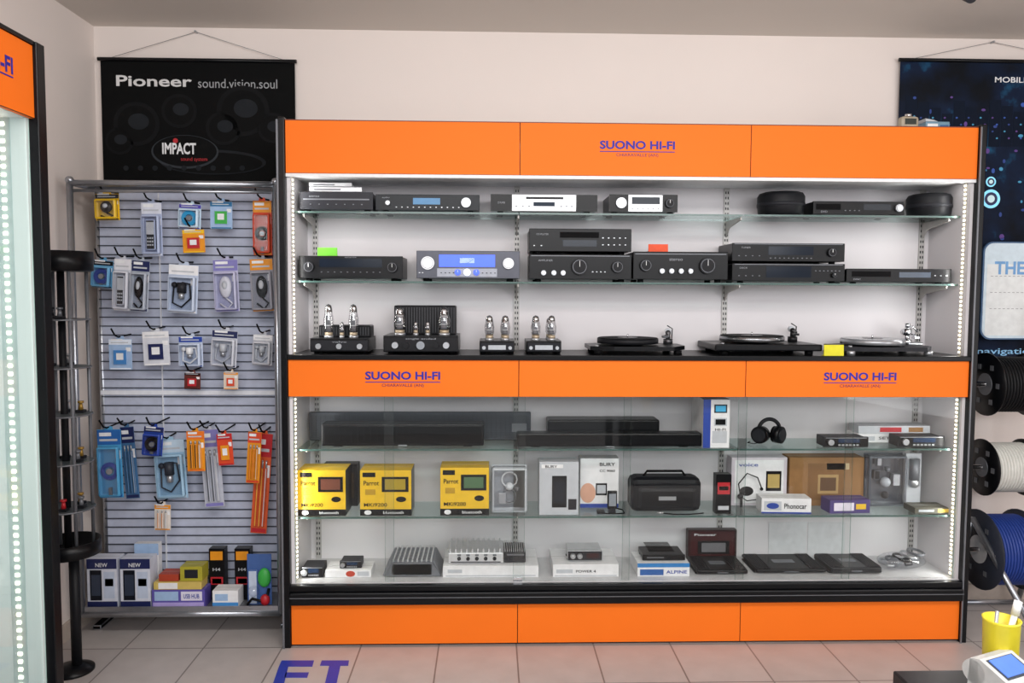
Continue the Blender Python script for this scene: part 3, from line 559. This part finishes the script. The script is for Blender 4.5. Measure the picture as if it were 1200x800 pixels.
# ------------------------------------------------------------------ grid display stand
xl = U(84, 300, .1)[0]; xr = -.07; Yf, Yr = .1, .3; zt = U(200, 212, Yf)[1]; zb = U(200, 719, Yf)[1]
b = MB(); ST = C('#a9adb4', .28, .85); SL = C('#b8bfd2', .5); R = .014
xl = max(xl, XW+.03)
for x in (xl, xr): 
    b.cyl((x, Yf, (zb+zt)/2), R, zt-zb, ST); b.cyl((x+(.012 if x < -.5 else -.012), Yr+.02, (zt)/2), R, zt, ST)
    b.cyl((x, (Yf+Yr)/2+.01, zt-.01), R*.9, Yr-Yf+.02, ST, 'y'); b.cyl((x, (Yf+Yr)/2+.01, zb+.012), R*.9, Yr-Yf+.02, ST, 'y'); b.sph((x, Yf, zt), .018, ST)
b.cyl(((xl+xr)/2, Yf, zt-.012), R, xr-xl, ST, 'x'); b.cyl(((xl+xr)/2, Yf, zb), R, xr-xl, ST, 'x'); b.cyl(((xl+xr)/2, Yf, zt-.045), R*.5, xr-xl, ST, 'x')
for x in (xl+.012, xr-.012): b.box(x-.02, x+.02, Yr-.1, Yr+.1, 0, .02, MATB, .004)
ZP1 = U(200, 222, Yr)[1]; ZP2 = U(200, 459, Yr)[1]
b.box(xl+.01, xr-.01, Yr+.01, Yr+.016, zb, ZP1, SL)
z = ZP1-.01
WG = C('#3c404a', .5, .2)
while z > zb+.02:
    b.box(xl+.012, xr-.012, Yr+.004, Yr+.0095, z-.0022, z+.0022, WG); z -= .0415
b.box(xl+.01, xr-.01, Yr, Yr+.01, ZP2-.014, ZP2+.006, C('#e6e9f0', .4)); b.box(xl+.01, xr-.01, Yr-.002, Yr+.01, ZP1-.004, ZP1+.03, C('#3a3d44', .4))
b.box(xl+.33*(xr-xl), xl+.33*(xr-xl)+.006, Yr+.002, Yr+.01, zb, ZP1, C('#d8dbe2', .4))
b.box(xl, xr, Yf, Yr+.01, zb+.012, zb+.018, C('#8e929a', .35, .6)); b.box(xl, xr, Yf-.004, Yf, zb+.005, zb+.035, ST)
b.done('grid_display_stand')
ZTR = zb+.019
def hang(bb, base, top, kind='phone', pm=None, name='blister_pack', Y=.2):
    X, z1 = U((bb[0]+bb[2])/2, bb[1], Y); _, z0 = U((bb[0]+bb[2])/2, bb[3], Y); w = U(bb[2], bb[1], Y)[0]-U(bb[0], bb[1], Y)[0]; h = z1-z0; hw = w/2; pm = pm or BLK
    b = MB()
    b.box(-hw, hw, 0, .003, -h, -.012, base, .001)
    b.prism([(-hw*.35, -.012), (-hw*.3, .002), (hw*.3, .002), (hw*.35, -.012)], 0, .003, base)
    b.box(-hw*.98, hw*.98, -.0008, .001, -h*.25, -.014, top); b.box(-hw*.8, hw*.2, -.0014, .0, -h*.13, -h*.08, WHT); b.box(-hw*.8, hw*.7, -.0014, 0, -h*.2, -h*.17, LG)
    b.box(-hw*.9, hw*.9, -.0008, .001, -h*.99, -h*.95, top); b.box(hw*.5, hw*.9, -.0014, .001, -h*.45, -h*.33, PAP)
    hk = Yr+.009-Y
    b.tube([(0, hk, .004), (0, -.015, -.002), (-.006, -.035, .006), (-.018, -.045, .038)], .0038, MATB)
    if kind == 'phone': b.box(-hw*.5, hw*.5, -.02, -.002, -h*.9, -h*.35, pm, .006); b.box(-hw*.36, hw*.36, -.0215, -.019, -h*.62, -h*.4, LG); [b.box(-hw*.3+i*hw*.22, -hw*.16+i*hw*.22, -.0215, -.019, -h*(.7+j*.06), -h*(.67+j*.06), LG) for i in range(3) for j in range(3)]
    elif kind == 'coil':
        r = min(hw*.7, h*.26)
        for k in range(3): b.tube([((r-k*.006)*math.cos(q*.3927), -.008-k*.001, -h*.62+(r-k*.006)*math.sin(q*.3927)) for q in range(16)], .0035, pm, closed=True)
        b.cyl((0, -.01, -h*.62), r*.35, .012, SIL, 'y'); b.box(-.006, .006, -.014, -.002, -h*.98, -h*.85, GRY)
    elif kind == 'plug':
        b.cyl((0, -.015, -h*.5), hw*.3, h*.2, pm); b.cyl((0, -.015, -h*.66), hw*.2, h*.12, SIL, r2=hw*.22)
        b.tube([(0, -.015, -h*.4), (hw*.5, -.012, -h*.42), (hw*.6, -.012, -h*.7), (0, -.012, -h*.88), (-hw*.6, -.012, -h*.8), (-hw*.55, -.012, -h*.5)], .004, pm)
        b.sph((-hw*.5, -.014, -h*.45), hw*.2, pm)
    elif kind == 'long':
        for s_ in (-.45, .05, .5): b.box(hw*s_-hw*.16, hw*s_+hw*.16, -.012, -.001, -h*.93, -h*.35, pm if s_ < .3 else LG, .004); b.cyl((hw*s_, -.008, -h*.32), hw*.1, h*.08, SIL)
    elif kind == 'mouse':
        b.sph((0, -.012, -h*.55), 1, pm, (hw*.5, .014, h*.2)); b.sph((0, -.016, -h*.52), 1, LG, (hw*.28, .014, h*.1)); b.tube([(0, -.01, -h*.75), (hw*.5, -.01, -h*.85), (hw*.1, -.01, -h*.95), (-hw*.5, -.01, -h*.85)], .004, pm)
    elif kind == 'flat': b.box(-hw*.6, hw*.6, -.006, -.001, -h*.85, -h*.4, pm, .002); b.box(-hw*.3, hw*.3, -.0075, -.004, -h*.7, -h*.5, WHT)
    if kind in ('phone', 'coil', 'plug', 'mouse'): b.box(-hw*.92, hw*.92, -.028, -.001, -h*.97, -h*.27, BUB, .009)
    b.done(name, (X, Y, z1), 0, random.uniform(-.08, .08))
PNK = C('#d04420', .45); PUR = C('#7e7ab8', .45); BEI = C('#d9c9b8', .5); YO = C('#e09018', .45); LB = C('#9cb8da', .45); CLB = C('#bcc8dc', .4); CLW = C('#c9ccd6', .4)
for a in [
 ((111, 224, 139, 258), YEL, C('#30343a', .4), 'mouse', BLK), ((165, 234, 189, 300), C('#a8b4d0', .5), C('#d4d8e4', .4), 'phone', C('#24282e', .4)), ((210, 236, 236, 268), C('#bfd4e4', .4), C('#4a3fa0', .4), 'coil', CYA),
 ((213, 266, 239, 296), YO, YEL, 'flat', RED), ((246, 233, 272, 268), LB, C('#206a98', .4), 'flat', GRN), ((296, 232, 318, 299), PNK, YO, 'coil', BLK),
 ((109, 302, 133, 337), C('#60a0c8', .4), BLK, 'coil', BLU), ((134, 300, 154, 364), CLW, C('#e0e0e6', .4), 'phone', DK), ((155, 302, 176, 365), C('#a8b0bc', .4), NAVY, 'mouse', BLK), ((198, 307, 233, 367), CLB, PAP, 'plug', DK), ((249, 301, 278, 365), C('#b4b4d0', .4), PUR, 'mouse', C('#dcdce4', .4)), ((292, 300, 319, 365), C('#9a9aa4', .5), YO, 'mouse', DK),
 ((127, 394, 154, 433), LB, C('#dfe8f4', .5), 'flat', C('#3f80c0', .5)), ((166, 385, 197, 428), C('#cfd2da', .5), PAP, 'flat', NAVY), ((209, 391, 237, 430), CLB, BLU, 'plug', WHT), ((216, 434, 235, 456), C('#5a2018', .5), BLK, 'flat', RED), ((249, 384, 279, 430), CLW, NAVY, 'plug', C('#b4b8c0', .4)), ((262, 433, 279, 456), BEI, YO, 'flat', PNK), ((297, 389, 320, 428), C('#c4c6ce', .4), PAP, 'plug', LG)]:
    hang(*a)
for a, Yk in [
 (((140, 497, 156, 584), C('#3f6a94', .5), NAVY, 'long', DK), .225), (((113, 500, 141, 583), C('#4a9ac8', .45), C('#2060a8', .45), 'coil', BLU), .17), (((169, 497, 192, 534), BLU, NAVY, 'coil', BLK), .14), (((179, 512, 215, 584), C('#9cc0d8', .45), C('#c0d4e4', .4), 'plug', C('#30343c', .4)), .22),
 (((218, 502, 239, 552), YO, C('#e07020', .45), 'long', DK), .14), (((232, 500, 255, 594), C('#b8bcc8', .4), PUR, 'long', C('#50545c', .4)), .22), (((253, 505, 271, 545), PNK, RED, 'flat', YO), .15), (((291, 503, 307, 566), YO, PNK, 'long', RED), .15), (((301, 505, 320, 625), C('#d0562a', .45), RED, 'long', C('#d8a840', .4)), .22), (((181, 588, 200, 621), C('#d8d0c8', .5), YO, 'long', C('#c87830', .45)), .18)]:
    hang(*a, Y=Yk)
# stock on the tray
def tb(bb, col, prints=(), txt=(), Y=.12, d=.08, z=ZTR, name='gadget_carton', **k): return cbox(name, bb, z, Y, d, col, prints, txt, **k)
for x in (102, 141): tb((x, 655, x+35, 711), C('#d0d4e0', .45), [(0, 1, 0, .14, NAVY), (.1, .5, .16, .78, C('#12161f', .3), 'd', C('#2a3548', .3)), (.56, .92, .2, .74, CLB), (.6, .88, .45, .6, BLK), (0, 1, .8, 1, NAVY)], [('NEW', .5, .88, .4, .08, WHT)])
z = tb((178, 691, 240, 712), C('#5a4fa0', .45), [(.02, .98, .08, .3, C('#b0a0d8', .5)), (.05, .5, .4, .9, LB), (.55, .95, .4, .9, C('#d8d4e4', .5))], [('USB HUB', .75, .65, .3, .25, BLU)])
z = tb((180, 682, 236, 691), C('#c8b060', .45), [(.1, .5, .1, .9, PAP)], z=z); tb((186, 673, 209, 682), C('#a8402a', .45), z=z, Y=.13)
tb((211, 664, 237, 682), C('#a8a030', .45), [(.2, .8, .2, .8, DK)], z=z, Y=.13)
tb((158, 637, 186, 690), PAP, [(.0, 1, .8, 1, LB), (.2, .8, .3, .7, LG)], Y=.22, d=.04)
for x in (245, 275): tb((x, 643, x+18, 697), BLK, [(.1, .9, .78, .95, YO), (.1, .9, .3, .45, RED), (.2, .8, .32, .42, YO)], [('H4', .5, .6, .5, .06, LG)], Y=.21, d=.05)
tb((249, 692, 279, 713), PAP, [(0, 1, .0, .3, C('#4a90d0', .5)), (.1, .6, .4, .8, LB)])
X, zz = U(302, 680, .14); b = MB(); h = U(302, 650, .14)[1]-ZTR
b.box(-.05, .06, 0, .004, 0, h, C('#3f5f9a', .5)); b.box(-.045, .0, -.012, 0, .005, h*.7, CLB, .005); b.sph((.03, -.01, h*.55), .03, GRN, (1, .6, 1.5)); b.sph((-.015, -.02, h*.3), .025, BUB); b.tube([(-.045, -.02, .01), (-.02, -.03, .04), (.04, -.025, .02), (.05, -.01, .08)], .007, BLK); b.sph((.035, -.02, .03), .022, RED, (1, .8, 1.2)); b.done('loose_blister_packs', (X, .15, ZTR+.001))
# ------------------------------------------------------------------ round tower rack
X = -.85; b = MB(); R = .12
zt_ = U(80, 318, -.2)[1]; zm = U(90, 662, -.33)[1]
def tray(z, t): b.lathe((0, 0, z), [(R*.9, 0), (R, .004), (R, t), (R*.96, t), (R*.95, .012), (.002, .012)], BLK, seg=40)
tray(zt_, .08); tray(zm, .06)
for k in range(4):
    a = math.radians(45+90*k); x, y = R*.8*math.cos(a), R*.8*math.sin(a); b.cyl((x, y, (zt_+zm)/2+.02), .007, zt_-zm, GRY)
b.cyl((0, 0, (zt_+zm)/2), .014, zt_-zm, BLK2); b.cyl((.02, 0, zm/2), .02, zm, BLK2); b.lathe((0, 0, 0), [(R*.7, 0), (R*.7, .01), (R*.3, .03), (.002, .035)], BLK, seg=36)
for k in range(5):
    z = zm+(zt_-zm)*(k+1)/6; b.cyl((0, 0, z), R*.86, .006, GLS, seg=36); b.lathe((0, 0, z-.003), [(R*.86, 0), (R*.87, .003), (R*.86, .006)], GRY, seg=36)
    for q in range(3):
        a = 1.2*q-1.3+k; x, y = R*.5*math.cos(a), R*.5*math.sin(a); m = (RED, GRY, C('#a8843c', .4, .5), SIL, BLK)[(q+k) % 5]
        b.box(x-.016, x+.016, y-.016, y+.016, z+.003, z+.014, DK, .002); b.cyl((x, y, z+.028), .01, .028, m, r2=.006); b.cyl((x, y, z+.046), .012, .008, m)
b.done('round_cartridge_tower', (X, -.2, 0))
# ------------------------------------------------------------------ left cabinet (along left wall)
b = MB(); xf = -.553; ya, yb = -2.6, -.872; zT = 2.33; zH = 2.105; TEAL = C('#dfeceb', .4, 0, .01, 3)
b.box(XW+.01, xf+.012, yb, yb+.045, 0, zT+.012, BLK, .003); b.box(XW+.01, xf+.012, ya-.03, ya, 0, zT+.012, BLK, .003)
b.box(XW+.03, xf-.02, yb-.014, yb, .1, zH, TEAL); b.box(XW+.01, XW+.03, ya, yb, .1, zT, TEAL)
b.box(xf-.018, xf, ya, (ya+yb)/2-.0015, zH, zT, ORG, .002); b.box(xf-.018, xf, (ya+yb)/2+.0015, yb, zH, zT, ORG, .002)
b.box(xf-.018, xf+.006, ya, yb, zT, zT+.012, BLK); b.box(XW+.03, xf-.018, ya, yb, zH, zH+.012, WHT)
b.box(XW+.03, xf, ya, yb, .2, .24, BLK); b.box(xf-.018, xf, ya, yb, .01, .2, ORG); b.box(xf-.002, xf+.008, ya, yb, .2, .27, BLK)
for k, (y0, y1) in enumerate(((ya, ya+.92), (ya+.88, yb))): b.box(xf-.016-.008*k, xf-.012-.008*k, y0, y1, .24, zH, GL); b.box(xf-.017-.008*k, xf-.011-.008*k, y1-.002, y1, .24, zH, EDGE)
for zz in (.62, 1.0, 1.4, 1.76): b.box(XW+.03, xf-.16, ya, yb-.5, zz, zz+.008, GLS); b.box(xf-.16, xf-.158, ya, yb-.5, zz, zz+.008, EDGE)
z = .26
b.box(-.668, -.622, yb-.016, yb-.014, .24, zH, C('#b4c8c8', .4))
while z < zH-.02: b.box(-.651, -.639, yb-.019, yb-.016, z, z+.01, LEDW); z += .026
b.text('SUONO HI-FI', 0, 0, 0, 1, 1, BLUETX, .03, o=(xf+.0012, -1.33, 2.21), ux=(0, .35, 0), uy=(0, 0, .05))
b.box(xf, xf+.0012, -1.33, -.98, 2.2, 2.204, BLUETX)
b.text('CHIARAVALLE (AN)', 0, 0, 0, 1, 1, REDTX, .01, o=(xf+.0012, -1.25, 2.175), ux=(0, .2, 0), uy=(0, 0, .018))
b.done('glass_display_cabinet')
# ------------------------------------------------------------------ cable reel stand (right)
b = MB(); xL = U(1146, 600, .2)[0]
for (zc_px, R, cm, fl) in ((450, .15, C('#0e0f12', .5), BLK), (547, .135, C('#d0d0ca', .6), BLK), (643, .19, C('#1d3a88', .5), C('#2b2f3a', .5))):
    Yc = .24; zc = U(1165, zc_px, Yc)[1]; x0 = xL+.035
    b.lathe((x0, Yc, zc), [(R*.3, 0), (R, 0), (R, .006), (R*.3, .006)], fl, 'x', 36); b.lathe((x0+.2, Yc, zc), [(R*.3, 0), (R, 0), (R, .006), (R*.3, .006)], fl, 'x', 36)
    for k in range(13): b.lathe((x0+.008+k*.0145, Yc, zc), [(R*.6, 0), (R*.86, .002), (R*.88, .007), (R*.86, .012), (R*.6, .014)], cm, 'x', 32)
    b.cyl((x0-.001, Yc, zc), R*.35, .004, SIL2 if fl is not BLK else GRY, 'x', seg=28); b.cyl((x0+.16, Yc, zc), .012, .42, CHR, 'x')
    for q in range(6):
        a = q*math.pi/3; b.box(x0-.0025, x0-.0005, Yc+R*.62*math.cos(a)-.012, Yc+R*.62*math.cos(a)+.012, zc+R*.62*math.sin(a)-.012, zc+R*.62*math.sin(a)+.012, GRY)
x = xL+.36; b.tube([(x, .24, 1.52), (x, .24, .45), (x, -.05, .012)], .014, ST); b.tube([(x, .24, .45), (x, .42, .012)], .014, ST)
x = xL; b.tube([(x, .24, .5), (x+.12, -.12, .012)], .014, ST); b.tube([(x, .24, .5), (x, .42, .012)], .014, ST)
b.cyl((xL+.18, .42, .014), .012, .36, ST, 'x'); b.done('cable_reel_stand')
# ------------------------------------------------------------------ counter with terminal
b = MB(); zc = .76; x0, y0 = UF(1046, 785, zc)
b.box(x0, x0+1.3, y0-.7, y0, zc-.035, zc, C('#1b1c20', .3), .004)
for x in (x0+.04, x0+1.26):
    for y in (y0-.66, y0-.04): b.box(x-.025, x+.025, y-.025, y+.025, 0, zc-.035, C('#55585e', .4, .5), .003)
b.box(x0+.05, x0+1.25, y0-.045, y0-.035, .25, zc-.035, C('#2a2b30', .4)); b.done('counter_desk')
TX = C('#bfc1c0', .4); tx, ty = UF(1194, 826, zc)
b = MB(); b.prism([(-.075, 0), (-.08, .025), (.05, .08), (.07, .075), (.075, 0)], -.05, .05, TX, 'yz')
rot = Matrix.Rotation(math.atan2(.055, .13), 4, 'X')
b.box(-.042, .042, -.005, .05, .0605, .0685, C('#3a4048', .4), .002, rot=rot); b.box(-.034, .034, .001, .044, .0665, .0707, C('#4f74c8', .3, e=.4), rot=rot)
for i in range(4):
    for j in range(3): b.box(-.042+i*.024, -.026+i*.024, -.068+j*.02, -.056+j*.02, .027+j*.0085, .038+j*.0085, C('#8a9096', .4), .002, rot=rot)
b.cyl((0, .062, .05), .024, .1, TX, 'x'); b.done('payment_terminal', (tx, ty, zc+.0005), .4)
cyy = y0-.042; cx = U(1173, 745, cyy)[0]; b = MB(); b.lathe((0, 0, 0), [(.03, 0), (.032, .004), (.035, .125), (.037, .13), (.033, .13), (.03, .01), (.002, .01)], C('#dccc30', .4), seg=28)
b.tube([(0, 0, .014), (.03, 0, .15)], .006, WHT); b.tube([(-.01, .01, .014), (.0, .015, .14)], .004, SIL); b.cyl((.031, 0, .152), .008, .03, WHT, (.2, 0, 1)); b.done('pen_cup', (cx, cyy, zc+.0005))
# ------------------------------------------------------------------ lights
def area(name, loc, rot, sx, sy_, p, col=(1, 1, 1)):
    l = bpy.data.lights.new(name, 'AREA'); l.shape = 'RECTANGLE'; l.size = sx; l.size_y = sy_; l.energy = p; l.color = col
    o = bpy.data.objects.new(name, l); COL.objects.link(o); o.location = loc; o.rotation_euler = rot; return o
area('ceiling_light', (1.2, -2.4, 2.78), (math.radians(25), 0, 0), 3.2, .5, 76, (1, .97, .94))
area('rear_fill_light', (1.8, -5.1, 2.35), (math.radians(82), 0, 0), 4.8, .8, 92, (.98, .98, 1))  # added fill lamp, unseen, high behind the camera; no window modelled here
area('side_window_light', (4.5, -2.6, 1.6), (0, math.radians(90), math.radians(-15)), 2.0, 2.4, 48, (.96, .97, 1))
for X, r in ((.03, -90), (2.97, 90)):
    for z0, z1 in ((ZD, ZMB), (Z3, ZHB)):
        area('led_strip_light', (X, .06, (z0+z1)/2), (0, math.radians(r), 0), z1-z0-.05, .012, 1.6, (1, .98, .95))
area('led_strip_light', (-.645, yb-.04, 1.15), (math.radians(-90), 0, 0), .02, 1.7, 1.0, (1, .98, .95))
w = bpy.data.worlds.new('world'); SC.world = w; w.use_nodes = True
w.node_tree.nodes['Background'].inputs[0].default_value = (.95, .96, 1, 1); w.node_tree.nodes['Background'].inputs[1].default_value = .5
SC.view_settings.view_transform = 'Standard'; SC.view_settings.look = 'None'; SC.view_settings.exposure = 0
